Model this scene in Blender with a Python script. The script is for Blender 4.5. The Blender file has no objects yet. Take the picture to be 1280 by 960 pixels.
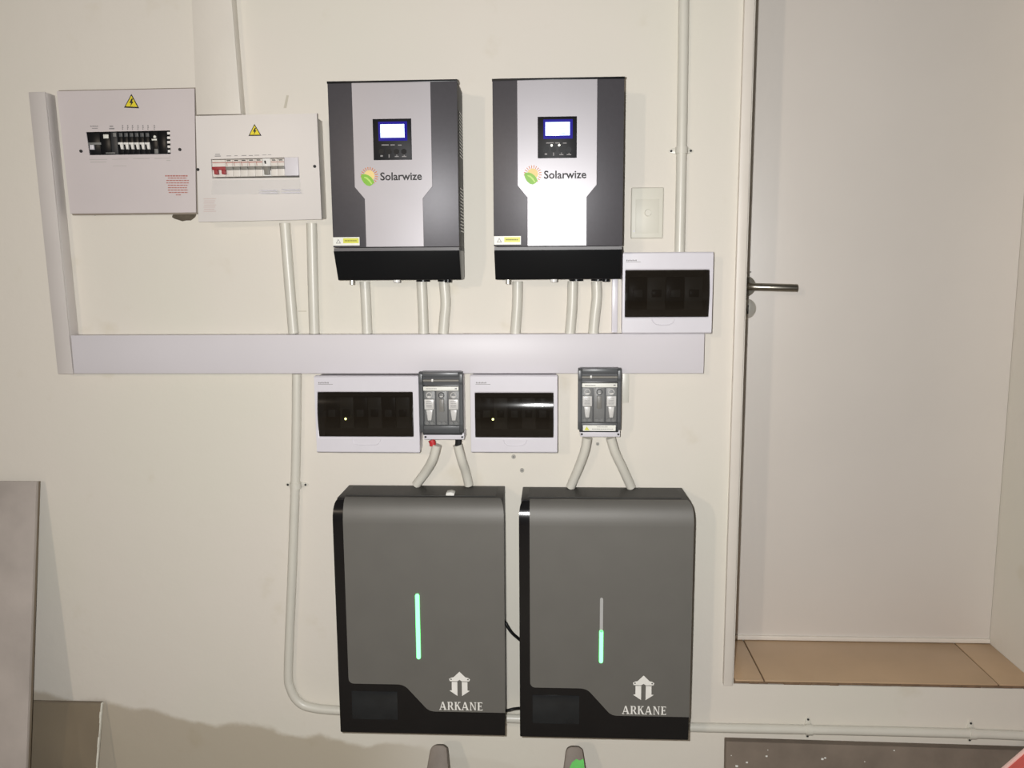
import bpy, bmesh, math, random
from mathutils import Vector, Matrix
random.seed(4)
SC = bpy.context.scene
COL = SC.collection
PI = math.pi

# ------------------------------------------------------------------ camera
F, DIST, EYE = 1030.0, 1.9, 1.55
PITCH, YAW, ROLL = 0.1389, 0.04866, 0.00652
RM = Matrix.Rotation(YAW, 3, 'Z') @ Matrix.Rotation(-PITCH, 3, 'X') @ Matrix.Rotation(ROLL, 3, 'Y')
cam_d = bpy.data.cameras.new('camera')
cam = bpy.data.objects.new('camera', cam_d); COL.objects.link(cam)
cam_d.sensor_width = 36.0; cam_d.lens = F * 36 / 1280; cam_d.clip_start = 0.02
M3 = RM @ Matrix(((1, 0, 0), (0, 0, -1), (0, 1, 0)))
cam.matrix_world = Matrix.Translation((0, -DIST, EYE)) @ M3.to_4x4()
SC.camera = cam

# ------------------------------------------------------------------ world, lights, exposure
w = bpy.data.worlds.new('room_air'); SC.world = w; w.use_nodes = True
w.node_tree.nodes['Background'].inputs[0].default_value = (1.0, 0.93, 0.84, 1)
w.node_tree.nodes['Background'].inputs[1].default_value = 0.09
def lamp(name, loc, energy, col, rad):
    l = bpy.data.lights.new(name, 'POINT'); l.energy = energy; l.color = col; l.shadow_soft_size = rad
    o = bpy.data.objects.new(name, l); COL.objects.link(o); o.location = loc
lamp('phone_flash', (-0.055, -1.87, EYE + 0.02), 119, (1.0, 0.995, 0.985), 0.012)
lamp('ceiling_lamp', (-2.3, -5.0, 2.55), 125, (1.0, 0.83, 0.66), 0.08)
SC.view_settings.view_transform = 'Standard'; SC.view_settings.look = 'None'
SC.view_settings.exposure = 0.0; SC.view_settings.gamma = 1.0; SC.view_settings.use_curve_mapping = False

# ------------------------------------------------------------------ helpers
def U(px, py, d=0.0):
    """point of the photograph at a known distance d in front of the wall -> x, z of the room"""
    v = RM @ Vector(((px - 640) / F, 1.0, (480 - py) / F))
    t = (DIST - d) / v.y
    return v.x * t, v.z * t + EYE
def RC(x0, y0, x1, y1, d):
    a, b, c, e = U(x0, y0, d), U(x1, y0, d), U(x1, y1, d), U(x0, y1, d)
    return (a[0]+e[0])/2, (b[0]+c[0])/2, (c[1]+e[1])/2, (a[1]+b[1])/2     # x0,x1,z0,z1

MATS = {}
def lin(c):
    return tuple((v/255/12.92 if v/255 <= 0.04045 else ((v/255+0.055)/1.055)**2.4) for v in c) + (1,)
def mat(name, rgb, rough=0.5, metal=0.0, var=0.04, scale=30.0, bump=0.0, bscale=200.0, emit=None, es=0, alpha=1.0, spec=0.5, coat=0.0, rvar=0.0):
    m = bpy.data.materials.new(name); m.use_nodes = True
    nt = m.node_tree; N = nt.nodes; L = nt.links; b = N['Principled BSDF']
    tc = N.new('ShaderNodeTexCoord'); nz = N.new('ShaderNodeTexNoise'); nz.inputs['Scale'].default_value = scale; nz.inputs['Detail'].default_value = 4
    L.new(tc.outputs['Object'], nz.inputs['Vector'])
    mr = N.new('ShaderNodeMapRange'); mr.inputs[1].default_value = 0.3; mr.inputs[2].default_value = 0.7; mr.inputs[3].default_value = 1-var; mr.inputs[4].default_value = 1+var
    L.new(nz.outputs['Fac'], mr.inputs[0])
    mx = N.new('ShaderNodeVectorMath'); mx.operation = 'SCALE'; mx.inputs[0].default_value = lin(rgb)[:3]
    L.new(mr.outputs[0], mx.inputs['Scale']); L.new(mx.outputs[0], b.inputs['Base Color'])
    b.inputs['Roughness'].default_value = rough; b.inputs['Metallic'].default_value = metal
    b.inputs['Specular IOR Level'].default_value = spec; b.inputs['Coat Weight'].default_value = coat; b.inputs['Alpha'].default_value = alpha
    if rvar:
        r2 = N.new('ShaderNodeMapRange'); r2.inputs[1].default_value = .3; r2.inputs[2].default_value = .7; r2.inputs[3].default_value = rough-rvar; r2.inputs[4].default_value = rough+rvar
        L.new(nz.outputs['Fac'], r2.inputs[0]); L.new(r2.outputs[0], b.inputs['Roughness'])
    if bump:
        n2 = N.new('ShaderNodeTexNoise'); n2.inputs['Scale'].default_value = bscale; n2.inputs['Detail'].default_value = 6
        L.new(tc.outputs['Object'], n2.inputs['Vector'])
        bp = N.new('ShaderNodeBump'); bp.inputs['Strength'].default_value = bump; bp.inputs['Distance'].default_value = 0.002
        L.new(n2.outputs['Fac'], bp.inputs['Height']); L.new(bp.outputs[0], b.inputs['Normal'])
    if emit:
        b.inputs['Emission Color'].default_value = lin(emit); b.inputs['Emission Strength'].default_value = es
    MATS[name] = m; return m

WHITE = mat('white_plastic', (214, 211, 217), 0.28, var=.015)
WHITE_OLD = mat('white_painted_steel', (202, 194, 194), 0.42, var=.03, scale=6, bump=.05)
WHITE_BOX = mat('white_enamel', (205, 201, 198), 0.30, var=.02, scale=6)
TRUNK_G = mat('grey_white_trunking', (200, 194, 190), 0.5, var=.03, scale=5)
TRUNK = mat('white_trunking', (212, 208, 212), 0.42, spec=.35, var=.02, scale=5)
TRUNK_CREAM = mat('painted_trunking', (214, 208, 198), 0.5, var=.025, scale=8, bump=.15, bscale=90)
TRIM = mat('white_trim_paint', (220, 213, 203), 0.45, var=.03, scale=12, bump=.1, bscale=60)
PVC = mat('white_conduit', (210, 207, 196), 0.36, var=.02, scale=25)
DOOR = mat('door_paint', (214, 208, 201), 0.4, var=.025, scale=2.5, bump=.05, bscale=150)
STEEL = mat('brushed_steel', (150, 146, 136), 0.3, metal=1.0, var=.08, scale=60)
SATIN = mat('satin_steel', (206, 203, 194), 0.36, metal=.5, var=.06, scale=60)
GUN = mat('graphite_coating', (78, 76, 80), 0.42, metal=.25, var=.03, scale=120, bump=.1, bscale=900)
SILVER = mat('silver_panel', (166, 163, 167), 0.38, metal=.3, var=.02, scale=10)
BLACKP = mat('black_plastic', (20, 21, 23), 0.3, var=.03, scale=15, spec=.25)
BLACKG = mat('black_gloss', (22, 21, 22), 0.16, var=.08, scale=12, rvar=.05)
BLACKM = mat('black_powder_steel', (44, 43, 41), 0.55, var=.25, scale=9, bump=.3, bscale=400)
STRIPG = mat('dark_grey_strip', (88, 86, 88), 0.45)
BATG = mat('battery_grey_coating', (103, 101, 96), 0.5, metal=.1, var=.03, scale=14, bump=.12, bscale=1100)
INTER = mat('dark_box_inside', (92, 84, 72), 0.6, var=.2)
SMOKE = mat('smoked_cover', (30, 25, 19), 0.07, alpha=.62, var=.05, spec=.6)
CLEAR = mat('clear_cover', (235, 235, 235), 0.08, alpha=.08, var=.01)
GREYCL = mat('grey_clear_cover', (150, 152, 154), 0.12, alpha=.09, var=.05)
ISO = mat('dark_grey_moulding', (82, 84, 86), 0.35, var=.06)
ISOD = mat('charcoal_moulding', (50, 51, 53), 0.4, var=.08)
FUSEW = mat('ceramic_white', (228, 226, 222), 0.3)
MIDG = mat('mid_grey_plastic', (120, 120, 118), 0.4)
GREYM = mat('grey_toggle', (128, 125, 118), 0.4)
RED = mat('red_switch', (152, 50, 54), 0.4)
REDP = mat('red_print', (176, 112, 102), 0.6)
BROWNP = mat('faded_print', (172, 140, 132), 0.6)
INK = mat('dark_print', (36, 36, 36), 0.6)
GINK = mat('grey_print', (135, 132, 132), 0.6)
LINK = mat('light_print', (200, 200, 205), 0.6)
YEL = mat('warning_yellow', (226, 208, 44), 0.45)
LIME = mat('label_yellow_green', (206, 206, 74), 0.45)
PAPER = mat('white_label', (226, 226, 218), 0.45)
GREEN = mat('leaf_green', (122, 178, 46), 0.45)
GREEN2 = mat('pale_leaf_green', (176, 212, 100), 0.45)
ORANGE = mat('ray_orange', (200, 110, 30), 0.5)
SUNY = mat('sun_cream', (226, 200, 130), 0.5)
LOGOW = mat('white_lettering', (232, 230, 224), 0.5)
SCREEN = mat('lit_display', (200, 215, 255), 0.2, emit=(205, 225, 255), es=1.25)
SCRBLUE = mat('blue_backlight', (20, 12, 120), 0.2, emit=(24, 10, 150), es=0.3)
LEDG = mat('green_light', (120, 255, 150), 0.3, emit=(110, 255, 140), es=2.6)
LEDW = mat('white_light', (255, 255, 240), 0.3, emit=(255, 255, 240), es=2.0)
LEDY = mat('yellow_light', (255, 245, 150), 0.3, emit=(250, 255, 150), es=5.0)
BARW = mat('unlit_bar', (176, 176, 174), 0.4)
TILE = mat('beige_floor_tile', (188, 160, 128), 0.35, var=.05, scale=7)
GROUT = mat('brown_mortar', (120, 98, 76), 0.9, var=.2, scale=60, bump=.6, bscale=120)
STONE = mat('grey_stone_tile', (172, 163, 156), 0.6, var=.17, scale=6, bump=.1)
TILEBACK = mat('tile_edge', (120, 108, 92), 0.8, var=.1)
GLASS = mat('dusty_glass', (150, 135, 112), 0.12, alpha=.34, var=.15, scale=8)
GLEDGE = mat('chipped_glass_edge', (222, 220, 208), 0.4)
BOARD = mat('dusty_grey_board', (122, 110, 98), 0.85, var=.2, scale=8, bump=.6, bscale=70)
POST = mat('scuffed_grey_steel', (124, 114, 104), 0.6, var=.16, scale=20, bump=.2)
GREENT = mat('bright_green_paint', (74, 190, 62), 0.5, var=.1, scale=40)
REDC = mat('faded_red_plastic', (205, 92, 84), 0.5)
PLUG = mat('grey_wall_plug', (165, 162, 154), 0.6)
CAVITY = mat('dark_cavity', (92, 84, 70), 0.9, var=.3, scale=60, bump=.5)
PLATE = mat('pale_plate', (214, 211, 198), 0.5, var=.01)
FLOORM = mat('floor_concrete', (120, 112, 100), 0.85, var=.15, scale=4, bump=.5, bscale=50)
CHIP = mat('plaster_chip', (225, 224, 218), 0.8)

def wall_mat():
    m = bpy.data.materials.new('cream_wall_paint'); m.use_nodes = True
    nt = m.node_tree; N = nt.nodes; L = nt.links; b = N['Principled BSDF']
    tc = N.new('ShaderNodeTexCoord'); sp = N.new('ShaderNodeSeparateXYZ'); L.new(tc.outputs['Object'], sp.inputs[0])
    def noise(s, d=5):
        n = N.new('ShaderNodeTexNoise'); n.inputs['Scale'].default_value = s; n.inputs['Detail'].default_value = d
        L.new(tc.outputs['Object'], n.inputs['Vector']); return n.outputs['Fac']
    def math_(op, a, c, d=None):
        n = N.new('ShaderNodeMath'); n.operation = op
        for i, v in enumerate((a, c, d)):
            if v is None: continue
            if isinstance(v, (int, float)): n.inputs[i].default_value = v
            else: L.new(v, n.inputs[i])
        return n.outputs[0]
    def mr(v, a, c, d, e):
        n = N.new('ShaderNodeMapRange'); n.interpolation_type = 'SMOOTHSTEP'
        for i, q in enumerate((v, a, c, d, e)):
            if isinstance(q, (int, float)): n.inputs[i].default_value = q
            else: L.new(q, n.inputs[i])
        return n.outputs[0]
    def mix(f, a, c):
        n = N.new('ShaderNodeMix'); n.data_type = 'RGBA'
        if isinstance(f, float): n.inputs[0].default_value = f
        else: L.new(f, n.inputs[0])
        for i, q in ((6, a), (7, c)):
            if isinstance(q, tuple): n.inputs[i].default_value = q
            else: L.new(q, n.inputs[i])
        return n.outputs[2]
    c0 = mix(mr(noise(1.7, 3), .35, .65, 0, 1), lin((218, 214, 202)), lin((220, 214, 204)))
    c1 = mix(mr(noise(9, 6), .62, .78, 0, .35), c0, lin((198, 188, 164)))
    # brown band along the foot of the wall, wavy, fading out towards the batteries
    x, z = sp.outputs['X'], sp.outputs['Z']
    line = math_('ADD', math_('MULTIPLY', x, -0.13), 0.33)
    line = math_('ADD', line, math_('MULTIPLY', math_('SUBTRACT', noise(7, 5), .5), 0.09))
    brown_band = mr(math_('SUBTRACT', line, z), -0.006, 0.012, 0, .55)
    brown_band = math_('MULTIPLY', brown_band, mr(x, -.45, -.10, 1, 0.15))
    c2 = mix(brown_band, c1, lin((150, 134, 106)))
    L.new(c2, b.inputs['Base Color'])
    b.inputs['Roughness'].default_value = .62; b.inputs['Specular IOR Level'].default_value = .3
    bp = N.new('ShaderNodeBump'); bp.inputs['Strength'].default_value = .25; bp.inputs['Distance'].default_value = .004
    h = math_('ADD', noise(18, 5), math_('MULTIPLY', noise(160, 3), .12)); L.new(h, bp.inputs['Height']); L.new(bp.outputs[0], b.inputs['Normal'])
    return m
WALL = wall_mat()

ORG = {}
def thing(name, label, cat, loc, group=None, kind=None):
    o = bpy.data.objects.new(name, None); COL.objects.link(o); o.location = loc; o.empty_display_size = .05
    ORG[o.name] = Vector(loc)
    if kind: o['kind'] = kind
    else: o['label'] = label; o['category'] = cat
    if group: o['group'] = group
    return o
def tag(o, label, cat, group=None):
    o['label'] = label; o['category'] = cat
    if group: o['group'] = group
    return o

class MB:
    def __init__(s): s.bm = bmesh.new()
    def _add(s, b2, bev=0, seg=2, xf=None):
        bmesh.ops.recalc_face_normals(b2, faces=b2.faces)
        if bev: bmesh.ops.bevel(b2, geom=list(b2.edges), offset=bev, segments=seg, profile=.5, affect='EDGES', clamp_overlap=True)
        if xf: bmesh.ops.transform(b2, matrix=xf, verts=b2.verts)
        me = bpy.data.meshes.new('t'); b2.to_mesh(me); b2.free(); s.bm.from_mesh(me); bpy.data.meshes.remove(me); return s
    def box(s, x0, x1, d0, d1, z0, z1, bev=0, seg=2, xf=None):
        b = bmesh.new(); bmesh.ops.create_cube(b, size=1)
        for v in b.verts: v.co = Vector(((x0+x1)/2+v.co.x*(x1-x0), -(d0+d1)/2+v.co.y*(d1-d0), (z0+z1)/2+v.co.z*(z1-z0)))
        return s._add(b, bev, seg, xf)
    def prism(s, pts, d0, d1, bev=0, seg=2, xf=None):
        b = bmesh.new(); A = [b.verts.new((x, -d0, z)) for x, z in pts]; B = [b.verts.new((x, -d1, z)) for x, z in pts]; n = len(pts)
        b.faces.new(A); b.faces.new(B[::-1])
        for i in range(n): b.faces.new((A[i], B[i], B[(i+1) % n], A[(i+1) % n]))
        return s._add(b, bev, seg, xf)
    def frame(s, o, i, d0, d1):
        """rectangular ring: o and i are (x0,x1,z0,z1)"""
        b = bmesh.new(); R_ = lambda r: [(r[0], r[2]), (r[1], r[2]), (r[1], r[3]), (r[0], r[3])]
        V = [[b.verts.new((x, -d, z)) for x, z in R_(r)] for r, d in ((o, d0), (o, d1), (i, d1), (i, d0))]
        for k in range(4):
            for j in range(4):
                b.faces.new((V[k][j], V[k][(j+1) % 4], V[(k+1) % 4][(j+1) % 4], V[(k+1) % 4][j]))
        return s._add(b)
    def side(s, pts, x0, x1, bev=0, seg=2, xf=None):
        """profile of (depth, z) points pulled along x"""
        b = bmesh.new(); A = [b.verts.new((x0, -d, z)) for d, z in pts]; B = [b.verts.new((x1, -d, z)) for d, z in pts]; n = len(pts)
        b.faces.new(A); b.faces.new(B[::-1])
        for i in range(n): b.faces.new((A[i], B[i], B[(i+1) % n], A[(i+1) % n]))
        return s._add(b, bev, seg, xf)
    def loft(s, pts, xl, xr):
        b = bmesh.new(); A = [b.verts.new((x, -d, z)) for (d, z), x in zip(pts, xl)]; B = [b.verts.new((x, -d, z)) for (d, z), x in zip(pts, xr)]; n = len(pts)
        b.faces.new(A); b.faces.new(B[::-1])
        for i in range(n): b.faces.new((A[i], B[i], B[(i+1) % n], A[(i+1) % n]))
        bmesh.ops.triangulate(b, faces=[f for f in b.faces if len(f.verts) > 4])
        return s._add(b)
    def cyl(s, a, c, r, seg=20, r2=None, bev=0):
        a, c = Vector(a), Vector(c); b = bmesh.new()
        bmesh.ops.create_cone(b, cap_ends=True, segments=seg, radius1=r, radius2=r if r2 is None else r2, depth=(c-a).length)
        q = Vector((0, 0, 1)).rotation_difference(c-a).to_matrix().to_4x4()
        return s._add(b, bev, 2, Matrix.Translation((a+c)/2) @ q)
    def disc(s, x, z, d0, d1, r, seg=20, r2=None): return s.cyl((x, -d0, z), (x, -d1, z), r, seg, r2)
    def ball(s, c, r, seg=14):
        b = bmesh.new(); bmesh.ops.create_uvsphere(b, u_segments=seg, v_segments=seg//2+1, radius=r); return s._add(b, xf=Matrix.Translation(c))
    def tube(s, pts, r, seg=14):
        P = [Vector(p) for p in pts]; b = bmesh.new(); rings = []; up = None
        for i, p in enumerate(P):
            t = (P[min(i+1, len(P)-1)]-P[max(i-1, 0)]).normalized()
            n = Vector((0, -1, 0)) if abs(t.y) < .9 else Vector((1, 0, 0))
            n = (n - t*n.dot(t)).normalized(); m = t.cross(n)
            rings.append([b.verts.new(p + r*(math.cos(2*PI*k/seg)*n+math.sin(2*PI*k/seg)*m)) for k in range(seg)])
        for A, B in zip(rings, rings[1:]):
            for k in range(seg): b.faces.new((A[k], A[(k+1) % seg], B[(k+1) % seg], B[k]))
        b.faces.new(rings[0]); b.faces.new(rings[-1][::-1])
        return s._add(b)
    def build(s, name, m, parent=None, angle=35):
        me = bpy.data.meshes.new(name)
        o = bpy.data.objects.new(name, me); COL.objects.link(o)
        off = Vector((0, 0, 0))
        if parent: o.parent = parent; off = ORG[parent.name]
        else:
            vs = [v.co for v in s.bm.verts]; off = Vector(((min(v.x for v in vs)+max(v.x for v in vs))/2, (min(v.y for v in vs)+max(v.y for v in vs))/2, min(v.z for v in vs))); o.location = off
        ORG[o.name] = off
        bmesh.ops.translate(s.bm, vec=-off, verts=s.bm.verts)
        s.bm.to_mesh(me); s.bm.free(); me.materials.append(m)
        for p in me.polygons: p.use_smooth = True
        me.set_sharp_from_angle(angle=math.radians(angle))
        return o
def struct(o): o['kind'] = 'structure'; return o

def smooth(pts, n=8):
    P = [Vector(p) for p in pts]; P = [2*P[0]-P[1]] + P + [2*P[-1]-P[-2]]; out = []
    for i in range(1, len(P)-2):
        for k in range(n):
            t = k/n; a, b, c, d = P[i-1:i+3]
            out.append(.5*((2*b)+(c-a)*t+(2*a-5*b+4*c-d)*t*t+(3*b-a-3*c+d)*t**3))
    out.append(P[-2]); return out
def text(s, name, rect, d, m, parent, thick=.0006):
    cu = bpy.data.curves.new('t', 'FONT'); cu.body = s; cu.extrude = thick/2; cu.offset = .018; cu.resolution_u = 3
    o = bpy.data.objects.new('t', cu); COL.objects.link(o)
    dg = bpy.context.evaluated_depsgraph_get(); dg.update()
    me = bpy.data.meshes.new_from_object(o.evaluated_get(dg))
    xs = [v.co.x for v in me.vertices]; ys = [v.co.y for v in me.vertices]
    x0, x1, z0, z1 = rect; sx = (x1-x0)/(max(xs)-min(xs)); sz = (z1-z0)/(max(ys)-min(ys))
    mb = MB(); mb.bm.from_mesh(me)
    for v in mb.bm.verts: v.co = Vector((x0+(v.co.x-min(xs))*sx, -(d+thick/2)-v.co.z, z0+(v.co.y-min(ys))*sz))
    bpy.data.objects.remove(o); bpy.data.curves.remove(cu); bpy.data.meshes.remove(me)
    return mb.build(name, m, parent)
def marks(name, rects, d, m, parent, t=.0005):
    """small printed strokes: rects in photograph pixels"""
    mb = MB()
    for r in rects: mb.box(*RC(*r, d)[:2], d, d+t, *RC(*r, d)[2:])
    return mb.build(name, m, parent)
def copy_tree(o, parent=None, skip=(), off=None):
    c = o.copy(); COL.objects.link(c)
    if parent: c.parent = parent
    if off is not None: c.location = o.location + off; ORG[c.name] = Vector(c.location)
    else: ORG[c.name] = ORG[parent.name]
    for ch in [k for k in SC.objects if k.parent == o]:
        if ch.name.split('.')[0] not in skip: copy_tree(ch, c, skip)
    return c

# ------------------------------------------------------------------ setting
XL, XR, ZT, REC = -3.2, 3.0, 3.0, 0.22
DX0 = U(917, 849)[0]; DX1 = 1.156; SILL = U(917, 849)[1]; DTOP = SILL + 2.08
mb = MB()
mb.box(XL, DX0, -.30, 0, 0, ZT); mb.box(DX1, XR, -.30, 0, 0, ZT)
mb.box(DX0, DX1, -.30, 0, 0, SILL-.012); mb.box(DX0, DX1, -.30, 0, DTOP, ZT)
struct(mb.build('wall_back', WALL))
struct(MB().box(XL, XR, 0, 5.6, -.1, 0).build('floor', FLOORM))

# door set back in its opening
door = thing('door_1', '', '', ((DX0+DX1)/2, REC, SILL), kind='structure')
MB().box(DX0-.02+.02, DX1-.001, -REC-.04, -REC, SILL+.012, DTOP, .001).build('door_leaf', DOOR, door)
MB().box(DX0, DX1-.001, -REC-.02, -REC+.006, SILL+.001, SILL+.012, .001).build('threshold_bar', TRIM, door)
hx, hz = U(936, 358, -.2); ro = MB().disc(hx-.006, hz, -REC, -REC+.009, .026, 32).disc(hx-.006, hz, -REC+.009, -REC+.012, .026, 32, .023)
rose = ro.build('handle_rose', STEEL, door)
e = U(996, 360, -.165)
MB().tube([(hx-.006, REC-.010, hz), (hx-.006, REC-.035, hz), (hx-.003, REC-.048, hz), (hx+.006, REC-.055, hz-.0005), (e[0], REC-.055, e[1])], .0095, 20).build('lever', STEEL, rose)
kx, kz = U(934, 386, -.21); kr = MB().disc(kx-.003, kz, -REC, -REC+.009, .0255, 32).disc(kx-.003, kz, -REC+.009, -REC+.012, .0255, 32, .023).disc(kx-.003, kz, -REC+.012, -REC+.016, .023, 32, .014).build('lock_rose', SATIN, door)
MB().disc(kx-.006, kz+.003, -REC+.014, -REC+.022, .0085, 24).box(kx-.009, kx-.003, -REC+.014, -REC+.022, kz-.016, kz).build('lock_cylinder', SATIN, kr)
MB().box(kx-.0020, kx+.0006, -REC+.0155, -REC+.0225, kz-.012, kz+.010).build('key_slot', INK, kr)
sx_, sz_ = U(938, 340, -.22); MB().disc(sx_, sz_, -REC, -REC+.0012, .0022, 10).build('screw', GREYM, door)

# trim bar along the edge of the opening
t0, t1 = U(905, 857, .012), U(929.5, 0, .012)
x0 = (U(905, 857, .012)[0]+U(930, 0, .012)[0])/2; x1 = (U(917, 849, .012)[0]+U(942, 0, .012)[0])/2
struct(MB().box(x0, x1, 0, .014, t0[1], ZT-.2, .0015).build('trim_1', TRIM))
DXE = x1

# tiled sill: each tile a piece
sill = thing('trim_2', '', '', ((DX0+DX1)/2, .1, SILL), kind='structure')
MB().box(DX0+.001, DX1-.001, -REC, -.002, SILL-.011, SILL-.0035).build('tile_bed', GROUT, sill)
jx = [DX0+.0015, U(955, 849)[0], U(1248, 852)[0], DX1+.001]
for a, c in zip(jx, jx[1:]):
    MB().box(a+.0018, c-.0018, -REC, .003, SILL-.0038, SILL, .0012).build('tile', TILE, sill)
mb = MB(); random.seed(7)
x = DX0+.004
while x < DX1-.02:
    ww = random.uniform(.02, .06); hh = random.uniform(.004, .008)
    mb.box(x, min(x+ww, DX1), -.003, .0015+random.uniform(0, .002), SILL-.004-hh, SILL-.004, .0008); x += ww
mb.build('mortar_edge', GROUT, sill)

# ------------------------------------------------------------------ trunking
tr = RC(90, 418, 880, 467, .04)
trunk = thing('cable_trunking', 'long white horizontal cable trunking across the wall below the inverters', 'trunking', ((tr[0]+tr[1])/2, 0, tr[2]))
MB().box(tr[0], tr[1], 0, .034, tr[2]+.001, tr[3]-.001, .001).build('channel', TRUNK, trunk)
MB().box(tr[0]+.0005, tr[1]+.0005, .0345, .040, tr[2], tr[3], .0018).build('lid', TRUNK, trunk)
a = U(38, 115, .04); vx0 = (U(38.5, 118, .04)[0]+U(74, 465, .04)[0])/2; vx1 = vx0 + .033
vt = thing('cable_trunking', 'tall narrow white vertical trunking beside the oldest fuse box', 'trunking', ((vx0+vx1)/2+.005, 0, tr[2]))
b2 = tr[0]-.0015
vw = .040
LE = Matrix.Identity(4)
# leans a little: foot nearer the horizontal run than its head
xt, xb = U(35.3, 116, .04)[0], U(72, 467, .04)[0]
zt, zb = a[1], tr[2]-.001
MB().prism([(xt, zt), (xt+vw*.95, zt), (min(xb+vw, b2), zb), (xb, zb)], 0, .034, .001).build('channel', TRUNK_G, vt)
MB().prism([(xt, zt), (xt+vw*.95, zt), (min(xb+vw, b2), zb), (xb, zb)], .0345, .040, .0015).build('lid', TRUNK_G, vt)
bt = [U(240.5, -60, .03), U(286, -60, .03), U(301, 141, .03), U(247, 141, .03)]
ct = thing('cable_trunking', 'wide cream-painted vertical trunking rising from the smaller fuse box', 'trunking', (bt[2][0], 0, bt[2][1]))
zl = U(270, 143, .03)[1]; xa, xc = U(245.5, 141, .03)[0], U(301, 141, .03)[0]
xat, xct = U(239.5, 0, .03)[0], U(289.5, 0, .03)[0]; k = (ZT-.1-zl)/(U(270, 0, .03)[1]-zl)
MB().prism([(xa, zl), (xc, zl), (xc+(xct-xc)*k, ZT-.1), (xa+(xat-xa)*k, ZT-.1)], 0, .024, .001).build('channel', TRUNK_CREAM, ct)
MB().prism([(xa, zl), (xc, zl), (xc+(xct-xc)*k, ZT-.1), (xa+(xat-xa)*k, ZT-.1)], .0243, .030, .001).build('lid', TRUNK_CREAM, ct)
q = RC(765, 340, 772, 417, .014)
mt = thing('cable_trunking', 'short slim white trunking between the right inverter and the upper breaker box', 'trunking', (q[0], 0, tr[3]))
MB().box(q[0], q[1], 0, .012, tr[3]+.001, q[3]+.01, .0008).build('channel', WHITE, mt)
MB().box(q[0], q[1], .0123, .015, tr[3]+.001, q[3]+.01, .0006).build('lid', WHITE, mt)

# ------------------------------------------------------------------ conduits
R0 = .0120
def conduit(pts, label, group='', r=R0, clips=(), d=None, name='conduit'):
    d = r+.001 if d is None else d
    P = [(lambda u, dd: (u[0], -dd, u[1]))(U(p[0], p[1], (p[2] if len(p) > 2 else d)), (p[2] if len(p) > 2 else d)) for p in pts]
    lo = min(P, key=lambda p: p[2])
    t = thing(name, label, 'conduit', (lo[0], 0, lo[2]), group or None)
    MB().tube(smooth(P), r, 16).build('pipe', PVC, t)
    for cx, cy, ang in clips:
        u = U(cx, cy, d); rot = Matrix.Translation((u[0], 0, u[1])) @ Matrix.Rotation(ang, 4, 'Y') 
        m = MB().cyl((0, -d, -.007), (0, -d, .007), r+.0022, 20)
        m.prism([(.0275*math.cos(q)**1 if 1 else 0, .0075*math.sin(q)) for q in [2*PI*k/20 for k in range(20)]], 0, .0035, .0006)
        for v in m.bm.verts: v.co = rot @ v.co
        c = m.build('saddle_clip', PVC, t)
        for s in (-1, 1):
            m = MB().disc(s*.0215, 0, .0035, .0048, .0026, 10)
            for v in m.bm.verts: v.co = rot @ v.co
            m.build('screw', INK, c)
    return t
conduit([(356, 279), (361, 345), (367, 417)], 'white conduit under the smaller fuse box, the more slanted outer one', 'conduits between fuse box and trunking')
conduit([(389.5, 279), (391, 345), (393, 417)], 'white conduit under the smaller fuse box, nearer the left inverter', 'conduits between fuse box and trunking')
conduit([(456, 352), (457.5, 380), (459, 417)], 'white conduit under the left inverter, standing apart from the other two', 'conduits under the left inverter')
conduit([(527, 352), (528.5, 385), (529.5, 417)], 'white conduit under the left inverter, middle one of three', 'conduits under the left inverter')
conduit([(555, 352), (557, 378), (555.5, 398), (554, 417)], 'white bowed conduit under the left inverter, last towards the right inverter', 'conduits under the left inverter')
conduit([(647, 352), (646.5, 380), (644, 417)], 'white conduit under the right inverter, standing apart from the other two', 'conduits under the right inverter')
conduit([(716, 352), (715, 385), (712.5, 417)], 'white conduit under the right inverter, middle one of three', 'conduits under the right inverter')
conduit([(745.5, 352), (746, 372), (743.5, 395), (741.5, 417)], 'white bowed conduit under the right inverter, nearest the upper breaker box', 'conduits under the right inverter')
conduit([(855.5, -90), (854, 60), (852, 188), (849.5, 315)], 'long white conduit dropping from above to the upper breaker box', clips=[(852, 188, 0)], r=.0115)
conduit([(371, 467), (370.5, 535), (369, 607), (365, 720), (360.5, 835), (363, 860), (373, 877), (392, 885), (440, 889), (560, 894.5), (740, 902.5)],
        'long white conduit running down the wall and bending behind the left battery', clips=[(369.5, 607, 0)], r=.0110)
conduit([(743, 902.6), (850, 908.5), (1010, 912), (1215, 917), (1400, 925)],
        'white level conduit running low on the wall from the right battery under the step', clips=[(1011, 912, PI/2), (1215, 917, PI/2)], r=.0110)
conduit([(546, 556, .05), (541, 574, .045), (532, 590, .03), (520, 606, .02)], 'bent white conduit from left fuse switch leaning outwards to battery top, red cable above', 'conduits above the left battery', r=.0108)
conduit([(572, 556, .05), (577, 575, .045), (582, 590, .03), (586, 606, .02)], 'white conduit from left fuse switch leaning to the right, black cable above', 'conduits above the left battery', r=.0108)
conduit([(734, 547, .05), (731, 563, .045), (724, 583, .035), (713, 609, .02)], 'bent white conduit from right fuse switch to battery, the left leg', 'conduits above the right battery', r=.0108)
conduit([(763, 547, .05), (769, 566, .045), (778, 585, .035), (789, 609, .02)], 'bent white conduit from right fuse switch to battery, the right leg', 'conduits above the right battery', r=.0108)
def cable(pts, label, m, r):
    P = [(lambda u: (u[0], -p[2], u[1]))(U(*p)) for p in pts]
    return tag(MB().tube(smooth(P), r, 10).build('cable', m), label, 'cable')
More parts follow.
